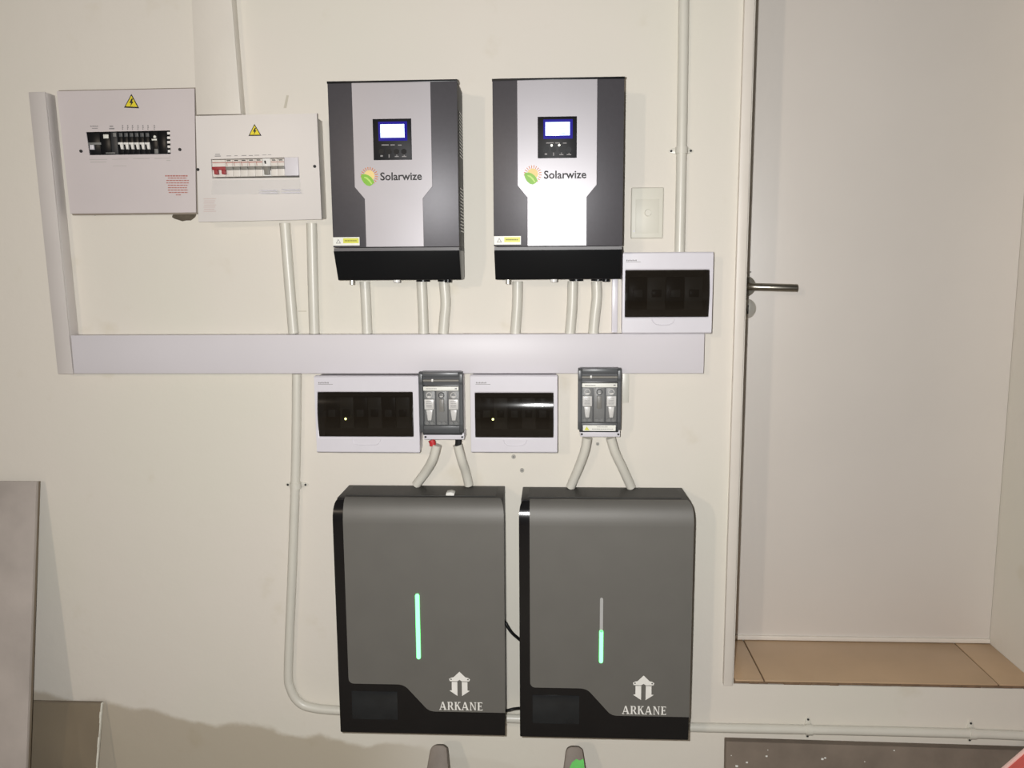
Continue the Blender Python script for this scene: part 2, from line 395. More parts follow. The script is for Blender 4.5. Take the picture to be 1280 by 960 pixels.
BLK = mat('black_rubber', (14, 14, 14), .5); REDR = mat('red_insulation', (190, 44, 48), .5)
cable([(539, 550, .05), (540.5, 553, .05), (541, 557, .05)], 'short red cable end below the left fuse switch', REDR, .0075)
cable([(573, 549, .05), (573, 553, .05), (572.5, 557, .05)], 'short black cable end below the left fuse switch', BLK, .0075)
cable([(626, 770, .05), (632, 779, .06), (639, 790, .06), (650, 800, .05)], 'upper black cable crossing the gap between the two batteries', BLK, .0036)
cable([(622, 889, .05), (634, 888, .06), (642, 886, .06), (652, 885, .05)], 'lower black cable crossing the gap between the two batteries', BLK, .0034)

# ------------------------------------------------------------------ fuse boxes
def triangle(px, py, h, d, parent, tilt=0):
    cx, cz = U(px, py, d); s = h/F*(DIST-d)
    def T(k): return [(cx+k*s*x*math.cos(tilt)-k*s*z*math.sin(tilt), cz+k*s*x*math.sin(tilt)+k*s*z*math.cos(tilt)) for x, z in ((-.56, -.42), (.56, -.42), (0, .56))]
    st = MB().prism(T(1), d, d+.0006).build('warning_triangle', INK, parent)
    MB().prism(T(.78), d+.0006, d+.0009).build('yellow_face', YEL, st)
    B = [(.02, .34), (-.15, -.04), (-.02, -.04), (-.10, -.36), (.16, .08), (.04, .08), (.14, .34)]
    MB().prism([(cx+s*x, cz-s*.04+s*z*.8) for x, z in B], d+.0009, d+.0012).build('bolt_symbol', INK, st)

# oldest box, on the far side
D1 = .018
r = RC(73, 112, 243.5, 266, D1)
ang = 0
ob = thing('fuse_box', 'oldest flush white fuse box with black breakers and red safety notice', 'fuse box', ((r[0]+r[1])/2, 0, r[2]))
oq = [U(71, 114, D1), U(243, 110.5, D1), U(245, 265.5, D1), U(88, 267, D1)]
win = RC(110, 164.5, 213, 193.5, D1)
def ringprism(outer, inner, d0, d1):
    m = MB(); n = 4
    V = [[m.bm.verts.new((x, -d, z)) for x, z in q_] for q_, d in ((outer, d0), (outer, d1), (inner, d1), (inner, d0))]
    for k in range(4):
        for j in range(4): m.bm.faces.new((V[k][j], V[k][(j+1) % 4], V[(k+1) % 4][(j+1) % 4], V[(k+1) % 4][j]))
    bmesh.ops.recalc_face_normals(m.bm, faces=m.bm.faces); return m
iq = [U(107.5, 165, D1), U(212.5, 163, D1), U(213.5, 192.5, D1), U(112, 194, D1)]
ringprism(oq, iq, .0155, D1).build('cover_plate', WHITE_OLD, ob)
mb = MB().prism([(x*.985+.015*(oq[0][0]+oq[2][0])/2, z) for x, z in [(oq[0][0]+.003, oq[0][1]-.003), (oq[1][0], oq[1][1]-.003), (oq[2][0], oq[2][1]+.003), (oq[3][0]+.003, oq[3][1]+.003)]], 0, .003)
mb.build('back_box', BLACKG, ob)
g = []
ed = MB()
for A, B in zip(oq, oq[1:]+oq[:1]):
    ed.tube([(A[0], -.008, A[1]), (B[0], -.008, B[1])], .004, 6)
ed.build('side_rim', mat('rim_grey', (150, 140, 128), .6), ob)
def module(name, x0, x1, y0, y1, d0, d1, m, parent, bev=.0006):
    return MB().box(*RC(x0, y0, x1, y1, d1)[:2], d0, d1, *RC(x0, y0, x1, y1, d1)[2:], bev).build(name, m, parent)
m = module('main_breaker', 108.5, 125.5, 164, 195, .003, .014, BLACKP, ob)
module('toggle', 112, 117, 181, 187, .015, .020, WHITE, m); module('toggle_bar', 110, 126, 178, 181, .014, .017, MIDG, m)
m = module('isolator_module', 126, 138.5, 164, 195, .003, .014, BLACKP, ob); module('white_tag', 129, 135.5, 168, 173, .014, .0148, PAPER, m); 
module('grey_text_strip', 132, 144, 190.5, 192, .014, .0143, MIDG, m)
m = module('isolator_module', 139, 147, 164, 195, .003, .0135, ISOD, ob); module('grey_lever', 141, 145, 166, 171, .0135, .0145, MIDG, m)
for i in range(6):
    xx = 147.6+i*6.65
    m = module('breaker', xx, xx+6.3, 164, 194.5, .003, .013, BLACKP, ob)
    u = RC(xx+.3, 178, xx+6.2, 180.5, .015); MB().box(u[0], u[1], .013, .016, u[2], u[3], .0004).build('toggle_bar', FUSEW, m)
    u = [U(xx+1.8, 180, .02), U(xx+5.4, 180, .02), U(xx+6, 186.5, .02), U(xx+3.4, 186.5, .02)]
    MB().prism(u, .013, .0195, .0005).build('toggle', FUSEW, m)
    module('terminal_cover', xx+1, xx+5.4, 166, 171, .013, .0136, ISO, m)
m = module('earth_leakage_unit', 188, 198, 164, 194, .003, .0135, BLACKP, ob)
u = U(193.5, 171, .015); MB().disc(u[0], u[1], .0135, .016, .0030, 14).build('test_button', PAPER, m)
module('white_tag', 189.5, 196, 173.5, 175.5, .0135, .0142, PAPER, m); module('grey_lever', 193, 197.5, 186, 192, .0135, .0145, MIDG, m)
module('blank_module', 198.3, 208.5, 164, 194, .003, .0125, BLACKP, ob)
mb = MB()
for i in range(5): mb.box(*RC(209, 165+i*5.6, 212.8, 168+i*5.6, .01)[:2], .003, .010, *RC(209, 165+i*5.6, 212.8, 168+i*5.6, .01)[2:])
mb.build('terminal_row', FUSEW, ob)
triangle(164.5, 127.5, 17, D1, ob, -.06)
for px, py in ((101.5, 189), (225, 187)):
    u = U(px, py, D1); MB().disc(u[0], u[1], D1, D1+.002, .0035, 12).build('screw', INK, ob)
G = [(113+i*1.4, 157+(i % 2)*.4, 114+i*1.4, 158.5) for i in range(7)] + [(115, 160, 122, 160.8)] + [(137, 157.2, 141.5, 158.6), (136.5, 160, 143, 161.6)]
for i in range(7):
    xx = (152.6, 159, 165, 171.8, 178, 184.3, 192.3)[i]; G += [(xx, 156.4, xx+1.3, 158.2), (xx, 158.8, xx+1.6, 159.9), (xx+.1, 160.4, xx+1.1, 162.2)]
marks('circuit_labels', G, D1, GINK, ob, .0003)['kind'] = 'stuff'
marks('window_text_strip', [(112, 199, 134, 200), (113, 202, 133, 203), (140, 198.6, 160, 199.4), (166, 198, 187, 198.8), (193, 197.6, 213, 198.4), (208, 200, 213, 201), (141, 207, 158, 207.6)], D1, mat('pale_print', (182, 178, 174), .6), ob, .0003)
random.seed(3); G = []
for i, (a_, c_) in enumerate(((206.5, 235), (210, 233), (208, 236), (208, 236), (210, 235), (210, 234), (210, 235), (211, 235), (220, 226))):
    xx = a_; yy = 219+i*3.0
    while xx < c_:
        ww = random.uniform(1.5, 4); G.append((xx, yy, min(xx+ww, c_), yy+(1.6 if i == 0 else 1.2))); xx += ww+.7
marks('safety_notice', G, D1, REDP, ob, .0003)
for a_, b_, c_, d_ in ((U(108, 196, D1), U(213, 195, D1), U(213, 197, D1), U(108, 198, D1)),):
    MB().prism([a_, b_, c_, d_], D1, D1+.0015).build('window_ledge', WHITE_OLD, ob)
# hole in the plaster under its corner
u = U(230, 269, .0); mb = MB(); random.seed(5)
mb.prism([(u[0]+.028*math.cos(t)*(1+random.uniform(-.12, .12)), u[1]+.013*math.sin(t)*(1+random.uniform(-.1, .1))) for t in [2*PI*i/18 for i in range(18)]], 0, .0015)
tag(mb.build('plaster_patch', CAVITY), 'dark rough broken plaster patch peeping out below the oldest fuse box', 'plaster patch')

# smaller newer box
D2 = .055
oq = [U(244.5, 145, D2), U(396, 141.5, D2), U(402, 274, D2), U(248, 277.5, D2)]
nb = thing('fuse_box', 'white surface fuse box with red main switch beside the left inverter', 'fuse box', (U(322, 276, D2)[0], 0, U(322, 276, D2)[1]))
iq = [U(263.5, 199, D2), U(373, 196.5, D2), U(374.5, 222, D2), U(265.5, 223, D2)]
ringprism(oq, iq, .049, D2).build('cover_plate', WHITE_BOX, nb)
cq = [(oq[0][0]+.004, oq[0][1]-.004), (oq[1][0]-.003, oq[1][1]-.008), (oq[2][0]-.003, oq[2][1]+.003), (oq[3][0]+.004, oq[3][1]+.003)]
ringprism(cq, [(x, z) for x, z in iq], 0.001, .049).build('box_body', TRUNK_CREAM, nb)
MB().prism(iq, .001, .030).build('breaker_rail', GREYM, nb)
def nmod(name, x0, x1, m, d=.050, y0=200, y1=221.5, par=nb):
    sl = lambda xx: (xx-263)/110*-2.2
    q_ = [U(x0, y0+sl(x0), d), U(x1, y0+sl(x1), d), U(x1+.8, y1+sl(x1), d), U(x0+.8, y1+sl(x0), d)]
    return MB().prism(q_, .030 if par is nb else .050, d, .0005).build(name, m, par)
MODW = mat('breaker_cream', (220, 214, 206), .35)
m = nmod('main_switch', 265, 281, MODW); nmod('red_toggle', 264.5, 281.5, RED, .056, 208.5, 212.5, m); nmod('red_toggle', 267, 271.5, RED, .060, 212, 218, m); nmod('red_toggle', 276.5, 281, RED, .060, 212, 218, m); nmod('red_stripe', 265, 281, REDP, .0505, 203, 204, m)
for i in range(5):
    xx = 281.4+i*9.3
    m = nmod('breaker', xx, xx+9.0, MODW); nmod('toggle', xx+.3, xx+8.8, GREYM, .056, 208.8, 212.8, m)
    nmod('red_stripe', xx+.2, xx+9, REDP, .0505, 203, 204.2, m); nmod('red_stripe', xx+1.5, xx+2.1, REDP, .0505, 204, 208, m); nmod('rating_print', xx+1.6, xx+6.5, INK, .0505, 200.6, 201.8, m)
m = nmod('earth_leakage_unit', 328, 337.5, FUSEW, .051, 199.5); nmod('grey_lever', 329.5, 335.5, GREYM, .060, 209, 219.5, m); nmod('grey_lever', 328.5, 337, GREYM, .058, 209, 214, m); nmod('test_button', 330, 332, INK, .052, 202, 206, m)
for i in range(2):
    xx = 338+i*8.6
    m = nmod('breaker', xx, xx+8.3, MODW); nmod('toggle', xx+.2, xx+8.2, GREYM, .056, 209, 212.5, m); nmod('red_stripe', xx+.2, xx+8, REDP, .0505, 203.5, 204.3, m); nmod('rating_print', xx+1.5, xx+6, INK, .0505, 201, 202.2, m)
nmod('blank_module', 355.3, 372.6, TRUNK, .051, 198.5)
nmod('window_gap', 265, 330, INK, .0315, 222, 222.8)
triangle(318.5, 163.5, 14.5, D2, nb)
for px, py in ((247.5, 212), (393.5, 208)):
    u = U(px, py, D2); MB().disc(u[0], u[1], D2, D2+.002, .0033, 12).build('screw', INK, nb)
marks('circuit_labels', [(269, 192.5, 275, 193.4), (268.5, 194.6, 276, 195.6), (283, 194.5, 289, 195.2), (293, 194.3, 297, 195), (302, 194, 308, 194.8), (311, 194, 316, 194.8), (318, 193.7, 324, 194.4), (328, 193.4, 333, 194), (335, 193.2, 339, 193.8)], D2, GINK, nb, .0003)['kind'] = 'stuff'
marks('stamped_notice', [(254.5+(i % 2)*.6, 248+i*2.6, 270-(i % 3), 249+i*2.6) for i in range(7)], D2, mat('ghost_print', (200, 184, 180), .6), nb, .0003)
# open clear flap hanging under its window: four small white bars stand in for its glints
q_ = RC(266, 225, 376, 243, D2)
xf = Matrix.Identity(4)
fl = MB().side([(D2+.0005, q_[3]), (D2+.002, q_[3]), (D2+.010, q_[2]), (D2+.0085, q_[2])], q_[0], q_[1]).build('clear_flap', CLEAR, nb)
for a_, c_, y_ in ((324, 347, 241), (352, 376, 240.5), (324, 346, 238), (352, 375, 237)):
    e = RC(a_, y_-.9, c_, y_+.9, D2+.009); MB().cyl((e[0], -(D2+.0085), (e[2]+e[3])/2), (e[1], -(D2+.0085), (e[2]+e[3])/2), .0012, 12).build('glint_bar', WHITE, fl)

# ------------------------------------------------------------------ breaker boxes with smoked covers
def breaker_box(o, wn, label, name='breaker_box', dep=.064, led=None, mods=5, notch=None, logo=None):
    R_ = RC(*o, dep); W_ = RC(*wn, dep+.004)
    t = thing(name, label, 'breaker box', ((R_[0]+R_[1])/2, 0, R_[2]), 'breaker boxes with smoked covers')
    MB().frame((R_[0]+.003, R_[1]-.003, R_[2]+.003, R_[3]-.003), (R_[0]+.006, R_[1]-.006, R_[2]+.006, R_[3]-.006), .001, dep-.016).build('base_box', WHITE, t)
    # face with softly rounded rim: ring of four bevelled bars
    fr = MB().frame(R_, W_, dep-.016, dep)
    fm = fr.build('front_frame', WHITE, t)
    bv = fm.modifiers.new('b', 'BEVEL'); bv.width = .0028; bv.segments = 3; bv.limit_method = 'ANGLE'; bv.angle_limit = .6
    MB().box(R_[0]+.006, R_[1]-.006, .001, .012, R_[2]+.006, R_[3]-.006).build('back_plate', INTER, t)
    ww = (W_[1]-W_[0]); hh = W_[3]-W_[2]
    MB().box(W_[0]-.002, W_[1]+.002, .012, .020, W_[2]+hh*.35, W_[2]+hh*.5).build('mounting_rail', GREYM, t)
    n = mods; bw = ww*.9/n
    for i in range(n):
        xx = W_[0]+ww*.05+i*bw
        b = MB().box(xx+.0006, xx+bw-.0006, .021, .040, W_[2]+hh*.15, W_[3]-hh*.15, .0008).build('breaker', GREYM if i % 2 else BLACKP, t)
        MB().box(xx+bw*.25, xx+bw*.75, .040, .048, W_[2]+hh*.42, W_[2]+hh*.58, .0008).build('toggle', BLACKP if i % 2 else MIDG, b)
    # convex smoked door
    pts = []; K = 10; sag = .009
    for i in range(K+1):
        s = -1+2*i/K; pts.append((dep-.001+sag*(1-s*s), W_[2]+.0008+(hh-.0016)*i/K))
    inner = [(a_-.0016, b_) for a_, b_ in pts][::-1]
    MB().side(pts+inner, W_[0]+.0008, W_[1]-.0008).build('smoked_door', SMOKE, t, 60)
    # thumb notch
    if notch:
        c, y0, y1, hw = notch
        P = [(c-hw, y0), (c-hw+1, y0+4), (c-hw+7, y1), (c+hw-7, y1), (c+hw-1, y0+4), (c+hw, y0)]
        MB().tube(smooth([(U(a_, b_, dep)[0], -dep-.0002, U(a_, b_, dep)[1]) for a_, b_ in P], 5), .0011, 8).build('thumb_catch', WHITE, t)
    if led:
        u = U(led[0], led[1], dep+.01); MB().ball((u[0], -(dep+.006), u[1]), .0026).build('indicator_light', LEDY, t)
    lx, ly = logo
    G = [(lx+i*1.9, ly-.4+.5*(i % 2), lx+i*1.9+1.3, ly+1.3) for i in range(7)]+[(lx-.5, ly+2.2, lx+18, ly+2.7)]
    marks('faint_print', G, dep, GINK, t, .0003)
    return t
breaker_box((394, 470, 524, 566), (397, 490.5, 516, 546.5), 'white breaker box with smoked window below the trunking, left of a fuse switch', led=(431.5, 524), mods=6, notch=(458, 548, 556, 18), logo=(398, 478))
breaker_box((588, 469, 697, 566), (593.5, 491.5, 692, 547.5), 'white breaker box with smoked window between the two fuse switches', led=(616, 524.5), mods=5, notch=(644, 550, 557, 14), logo=(595, 478))
breaker_box((778, 315, 891, 417), (781.5, 337.5, 887, 396.5), 'white breaker box above the trunking beside the right inverter', mods=4, notch=(829, 398, 406, 14), logo=(783, 325))

# ------------------------------------------------------------------ inverters
DI = .115
inv = thing('solar_inverter', 'left wall inverter, black and silver, beside the white fuse boxes', 'inverter', (U(492, 350, .1)[0], 0, U(492, 350, .1)[1]), 'wall mounted inverters')
x0, x1 = (U(410, 101, DI)[0]+U(415.5, 308, DI)[0])/2, (U(571.5, 101, DI)[0]+U(574, 308, DI)[0])/2
zt, zb, zc = U(492, 101, DI)[1], U(492, 309, DI)[1], U(492, 350, .09)[1]
cx = (x0+x1)/2
MB().box(x0+.004, x1-.001, .004, DI-.004, zb, zt-.002, .002).box(x0+.004, x1-.001, .004, .080, zc+.004, zb+.001, .001).build('casing', BLACKM, inv)
MB().box(x0, x1, DI-.004, DI, zb, zt, .0012).build('front_plate', GUN, inv)
mb = MB()
MB().box(x0-.0008, x1+.0008, DI-.030, DI+.0012, zt-.0035, zt+.001, .0006).build('top_lip', BLACKP, inv)
P = [U(a_, b_, DI) for a_, b_ in ((440.5, 104), (539, 104), (540, 233), (529.5, 248), (529, 307.5), (457, 307.5), (455.5, 248.5), (443.3, 233))]
hw1 = (P[1][0]-P[0][0])/2; hw2 = (P[4][0]-P[5][0])/2; pc = (P[0][0]+P[1][0]+P[4][0]+P[5][0])/4
P = [(pc-hw1, P[0][1]), (pc+hw1, P[0][1]), (pc+hw1, P[2][1]), (pc+hw2, P[3][1]), (pc+hw2, zb+.001), (pc-hw2, zb+.001), (pc-hw2, P[3][1]), (pc-hw1, P[2][1])]
MB().prism(P, DI, DI+.0018, .0004, 1).build('silver_panel', SILVER, inv)
DP = DI+.0018
q_ = RC(466.5, 148.5, 514.5, 200, DP)
dp = MB().box(q_[0], q_[1], DI, DP+.0012, q_[2], q_[3], .0006).build('control_panel', mat('matt_black_panel', (19, 19, 22), .5, var=.02, spec=.25), inv)
dd = DP+.0012
q_ = RC(473, 152, 509, 176, dd); MB().box(q_[0], q_[1], dd, dd+.0003, q_[2], q_[3]).build('display_surround', SCRBLUE, dp)
q_ = RC(475.5, 155.3, 505.5, 172, dd); MB().box(q_[0], q_[1], dd+.0003, dd+.0006, q_[2], q_[3], .0002).build('display', SCREEN, dp)
marks('display_readout', [(480, 157.5, 487, 158), (493, 157.5, 497, 158), (482, 163, 503, 163.6), (479, 168, 484, 168.5), (495, 168.5, 500, 169.6)], dd+.0006, mat('pale_blue_print', (150, 175, 235), .5, emit=(150, 175, 235), es=.6), dp, .0002)
marks('panel_print', [(477, 180.6, 486, 181.8), (488, 180.6, 493.5, 181.8), (497.5, 180.8, 502, 182)], dd, GINK, dp, .0002)
for i in range(4):
    u = U(477+i*9.3, 189.5, dd); MB().disc(u[0], u[1], dd, dd+.0012, .0058, 18).build('button', BLACKP, dp)
marks('button_symbols', [(475.5, 194, 478.5, 196), (485.8, 192.5, 487, 197), (493.5, 195, 498.5, 196.2), (495.6, 193, 496.4, 195), (502.5, 195, 508, 196.2), (504.8, 193.6, 505.8, 195)], dd, GINK, dp, .0002)
# sun and leaf emblem
u = U(461, 221.5, DP); RR = .0185
em = thing_em = MB().disc(u[0]+.001, u[1]+.003, DP, DP+.0003, RR*.62, 28).build('sun_emblem', SUNY, inv)
mb = MB()
for i in range(15):
    t = math.radians(-55+i*17); c, s = math.cos(t), math.sin(t); a_, b_ = RR*.68, RR*1.02
    mb.prism([(u[0]+.001+c*a_-s*.0006, u[1]+.002+s*a_+c*.0006), (u[0]+.001+c*a_+s*.0006, u[1]+.002+s*a_-c*.0006), (u[0]+.001+c*b_+s*.0009, u[1]+.002+s*b_-c*.0009), (u[0]+.001+c*b_-s*.0009, u[1]+.002+s*b_+c*.0009)], DP, DP+.0004)
mb.build('sun_rays', ORANGE, em)
L_ = [(-1.0, .22), (-.75, .38), (-.4, .36), (.0, .22), (.35, -.05), (.55, -.35), (.68, -.62), (.45, -.9), (.1, -1.1), (-.3, -1.0), (-.65, -.7), (-.9, -.25)]
MB().prism([(u[0]+x*RR*.92, u[1]+z*RR*.92) for x, z in L_], DP+.0003, DP+.0006).build('leaf', GREEN, em)
L_ = [(-.55, .05), (-.2, -.02), (.15, -.35), (.42, -.8), (.3, -.86), (.0, -.5), (-.3, -.2), (-.6, -.05)]
MB().prism([(u[0]+x*RR*.92, u[1]+z*RR*.92) for x, z in L_], DP+.0006, DP+.0008).build('leaf_vein', GREEN2, em)
text('Solarwize', 'lettering', (U(475.5, 226, DP)[0], U(527.5, 226, DP)[0], U(500, 225.4, DP)[1], U(500, 215.2, DP)[1]), DP, INK, inv)
q_ = RC(416.5, 296.5, 449.5, 307, DI)
lb = MB().box(q_[0], q_[1], DI, DI+.0005, q_[2], q_[3]).build('caution_label', PAPER, inv)
a_ = RC(429, 297.8, 448.5, 304, DI); MB().box(a_[0], a_[1], DI+.0005, DI+.0007, a_[2], a_[3]).build('yellow_strip', LIME, lb)
u = U(423, 302, DI); MB().prism([(u[0]-.0055, u[1]-.004), (u[0]+.0055, u[1]-.004), (u[0], u[1]+.0055)], DI+.0005, DI+.0007).build('caution_symbol', GINK, lb)
MB().prism([(u[0]-.0033, u[1]-.0028), (u[0]+.0033, u[1]-.0028), (u[0], u[1]+.0033)], DI+.0007, DI+.0008).build('caution_symbol', PAPER, lb)
marks('caution_print', [(431+i*1.9, 300.2, 432.4+i*1.9, 301.6) for i in range(8)], DI+.0007, mat('olive_print', (120, 120, 40), .6), lb, .0002)
# lower cover: slopes back towards the wall
zs = U(492, 313.5, DI)[1]
MB().box(x0+.001, x1-.001, DI-.01, DI-.0006, zs, zb-.001).build('grey_band', STRIPG, inv)
MB().side([(.02, zs), (DI+.001, zs), (.085, zc), (.02, zc)], x0+.0005, x1-.0005, .0012).build('lower_cover', BLACKP, inv)
mb = MB()
for a_, c_ in ((0, 1), (2, 3)): pass
u = U(440, 351, .07); MB().cyl((u[0], -.07, zc+.002), (u[0], -.07, zc-.010), .0055, 12).build('earth_screw', SATIN, inv)
for px, mm in ((496, FUSEW), (560, BLACKP)):
    u = U(px, 351, .07); MB().cyl((u[0], -.07, zc+.002), (u[0], -.07, zc-.006), .008, 14).build('cable_gland', mm, inv)
for px in (528, 555):
    u = U(px, 351, .03); MB().cyl((u[0], -.018, zc+.002), (u[0], -.018, zc-.005), .016, 18).build('conduit_gland', BLACKP, inv)
for k_ in range(2):      # side vents on the casing
    m = MB()
    for j in range(14): m.box(x1-.0015, x1+.0003, .02, .085, zt-.06-k_*.16-j*.007, zt-.0575-k_*.16-j*.007)
    m.build('side_vents', BLACKG, inv)
off = Vector((U(698.7, 98, DI)[0]-U(490.8, 101, DI)[0], 0, 0)); off.z = U(698.7, 98, DI)[1]-U(490.8, 101, DI)[1]+.0005
inv2 = copy_tree(inv, None, (), off); inv2['label'] = 'right wall inverter, black and silver, with bright reflection and lit dots'
for px, py in ((689.5, 181.8), (699, 181.5)):
    u = U(px, py, dd); MB().disc(u[0], u[1], dd, dd+.0012, .0022, 12).build('status_light', LEDW, inv2)

# ------------------------------------------------------------------ fuse switches
def fuse_switch(px0, py0, px1, py1, label, sticker):
    dep = .075
    R_ = RC(px0, py0, px1, py1, dep); x0, x1, z0, z1 = R_; W_, H_ = x1-x0, z1-z0
    X = lambda f: x0+W_*f; Z = lambda f: z0+H_*f      # fractions, from the foot upwards
    t = thing('fuse_switch', label, 'fuse switch', ((x0+x1)/2, 0, z0-.01), 'grey fuse switches')
    D0 = .042
    MB().box(X(.04), X(.96), D0, .058, Z(-.03), Z(.995), .002).build('housing', ISOD, t)
    MB().side([(.058, Z(.02)), (.070, Z(.03)), (dep, Z(.16)), (dep, Z(.80)), (.078, Z(.84)), (.078, Z(.97)), (.070, Z(1.0)), (.058, Z(1.0))], X(0), X(.085), .001).build('side_arm', ISO, t)
    MB().side([(.058, Z(.02)), (.070, Z(.03)), (dep, Z(.16)), (dep, Z(.80)), (.078, Z(.84)), (.078, Z(.97)), (.070, Z(1.0)), (.058, Z(1.0))], X(.915), X(1), .001).build('side_arm', ISO, t)
    MB().box(X(.085), X(.915), .058, .078, Z(.925), Z(1.0), .002).build('top_handle', ISO, t)
    MB().box(X(.085), X(.915), .058, .062, Z(.785), Z(.925)).build('handle_recess', ISOD, t)
    MB().cyl((X(.09), -.068, Z(.858)), (X(.91), -.068, Z(.858)), .0028, 12).build('handle_bar', GREYM, t)
    MB().box(X(.28), X(.325), .062, .071, Z(.84), Z(.885), .001).build('catch', FUSEW, t)
    lab = MB().box(X(.095), X(.905), .058, .073, Z(.70), Z(.765), .0006).build('label_strip', PAPER, t)
    m = MB()
    for i in range(9): m.box(X(.16+i*.028), X(.18+i*.028), .073, .0733, Z(.728), Z(.740))
    m.box(X(.82), X(.87), .073, .0733, Z(.725), Z(.745)); m.build('label_print', GINK, lab)
    # three fuse bays behind the grey clear cover
    for i, fx in enumerate((.22, .5, .78)):
        b = MB().box(X(fx-.125), X(fx+.125), .058, .0605, Z(.14), Z(.68), .0006).build('fuse_bay', MIDG, t)
        if i != 1:
            MB().box(X(fx-.11), X(fx+.11), .0605, .070, Z(.40), Z(.56), .001).build('fuse_body', FUSEW, b)
            MB().prism([(X(fx-.075), Z(.39)), (X(fx+.075), Z(.39)), (X(fx+.04), Z(.22)), (X(fx-.04), Z(.22))], .0605, .068, .0006).build('contact_blade', FUSEW, b)
            m = MB()
            for j in range(4): m.box(X(fx-.07), X(fx+.06), .070, .0703, Z(.435+j*.03), Z(.443+j*.03))
            m.build('fuse_print', GINK, b)
        else:
            MB().box(X(fx-.055), X(fx+.055), .0605, .068, Z(.36), Z(.56), .001).build('fuse_body', GREYM, b)
        m = MB(); a_ = U(0, 0, 0); m.tube([(X(fx)+.006*math.cos(q), -.068, Z(.625)+.006*math.sin(q)) for q in [2*PI*k/16 for k in range(17)]], .0011, 6); m.build('view_ring', FUSEW if i != 1 else ISOD, b)
        MB().box(X(fx-.04), X(fx+.04), .0605, .067, Z(.59), Z(.61)).build('contact_clip', FUSEW, b)
        for s in (-1, 1): 
            MB().disc(X(fx+s*.055), Z(.175), .0605, .066, .004, 12).build('terminal_stud', MIDG, b)
    MB().side([(.0712, Z(.08)), (.0735, Z(.16)), (.0735, Z(.685)), (.0722, Z(.685)), (.0722, Z(.16)), (.070, Z(.08))], X(.088), X(.912)).build('clear_cover', GREYCL, t)
    MB().side([(.058, Z(.012)), (.068, Z(.015)), (.0715, Z(.09)), (.0718, Z(.135)), (.058, Z(.135))], X(.088), X(.912), .0008).build('lower_flap', ISO, t)
    if sticker:
        s = MB().box(X(.12), X(.88), .0718, .0735, Z(.015), Z(.105)).build('warning_label', PAPER, t)
        MB().prism([(X(.15), Z(.025)), (X(.27), Z(.025)), (X(.21), Z(.085))], .0735, .0738).build('warning_symbol', LIME, s)
        m = MB()
        for i in range(10): m.box(X(.33+i*.05), X(.37+i*.05), .0735, .0737, Z(.040), Z(.050)); m.box(X(.45+i*.025), X(.465+i*.025), .0735, .0737, Z(.072), Z(.084))
        m.build('label_print', GINK, s)
    base = MB().box(X(.06), X(1.0), .002, .056, Z(-.105), Z(-.002), .0015).build('terminal_cover', WHITE, t)
    mb = MB().box(X(.05), X(.98), .001, .0415, Z(-.02), Z(.96), .001).build('mounting_base', WHITE, t)
    for fx in (.10, .955): MB().disc(X(fx), Z(-.062), .056, .0578, .0024, 12).build('screw', INK, base)
    return t
fuse_switch(524, 465, 578.5, 543.5, 'dark grey fuse switch between the two lower breaker boxes, red cable below', False)
fuse_switch(722.5, 460.5, 776.5, 540, 'dark grey fuse switch with yellow warning label at its foot', True)
q_ = RC(776, 465, 786, 503, .008); tag(MB().box(q_[0], q_[1], 0, .010, q_[2], tr[2]-.0008, .0008).build('cable_trunking', PVC), 'very short cream trunking piece beside the labelled fuse switch', 'trunking')

# ------------------------------------------------------------------ batteries
DB, DBF = .115, .142
bx0 = (U(414.5, 640, DBF)[0]+U(426.5, 912, DBF)[0])/2; bx1 = (U(630.5, 640, DBF)[0]+U(630.5, 915, DBF)[0])/2
bzt = U(530, 622.5, DB)[1]; bzb = U(530, 918, DBF)[1]
bat = thing('wall_battery', 'left grey and black wall battery with its green light bar fully lit', 'battery', ((bx0+bx1)/2, 0, bzb), 'wall mounted batteries')
MB().box(bx0+.004, bx1-.004, .002, DB-.0005, bzb+.003, bzt-.001, .002).build('casing', BLACKM, bat)
MB().box(bx0+.02, bx1-.02, .02, DB-.02, bzt-.001, bzt+.0006).build('top_plate', BLACKM, bat)
def prof(o, z_top, z_bot, K=10):     # curved upper edge, then flat front
    P = []
    for i in range(K+1):
        t = PI/2*i/K; P.append((DB+(DBF+o-DB)*math.sin(t), z_top-.052*(1-math.cos(t))))
    P.append((DBF+o, z_bot)); return P
def inset(K): return [.011*(1-math.sin(PI/2*i/K))**1.6 for i in range(K+1)]
P = prof(0, bzt, bzb+.004)+[(DBF-.001, bzb+.001), (DBF-.004, bzb), (DB, bzb)]; I_ = inset(10)+[0, .001, .003, .003]
MB().loft(P, [bx0+i for i in I_], [bx1-i for i in I_]).build('front_shell', BLACKG, bat)
# grey face: curved head, flat body with the stepped lower edge
gx0 = bx0 + (U(430, 700, DBF)[0]-U(417, 700, DBF)[0]); gx1 = bx1+.0006
gb = U(530, 888.5, DBF)[1]; gs = U(530, 855.5, DBF)[1]
sx1, sx2 = U(503, 856, DBF)[0], U(541, 889, DBF)[0]
o1 = .0022
low = []
for i in range(7):
    t = PI/2*i/6; low.append((gx0+.012*(1-math.cos(t)), gs+.012-.012*math.sin(t)))
S1, S2 = Vector((sx1, gs)), Vector((sx2, gb))
dr = Vector((sx2-.010-(sx1+.008), gb-gs)).normalized()
def arc(p, a_, c_, n=6):      # rounded corner at p between directions
    return [tuple((1-t)**2*(p-a_)+2*t*(1-t)*p+t*t*(p+c_)) for t in [i/n for i in range(n+1)]]
k1, k2 = Vector((sx1+.004, gs)), Vector((sx2-.008, gb)); dr = (k2-k1).normalized()
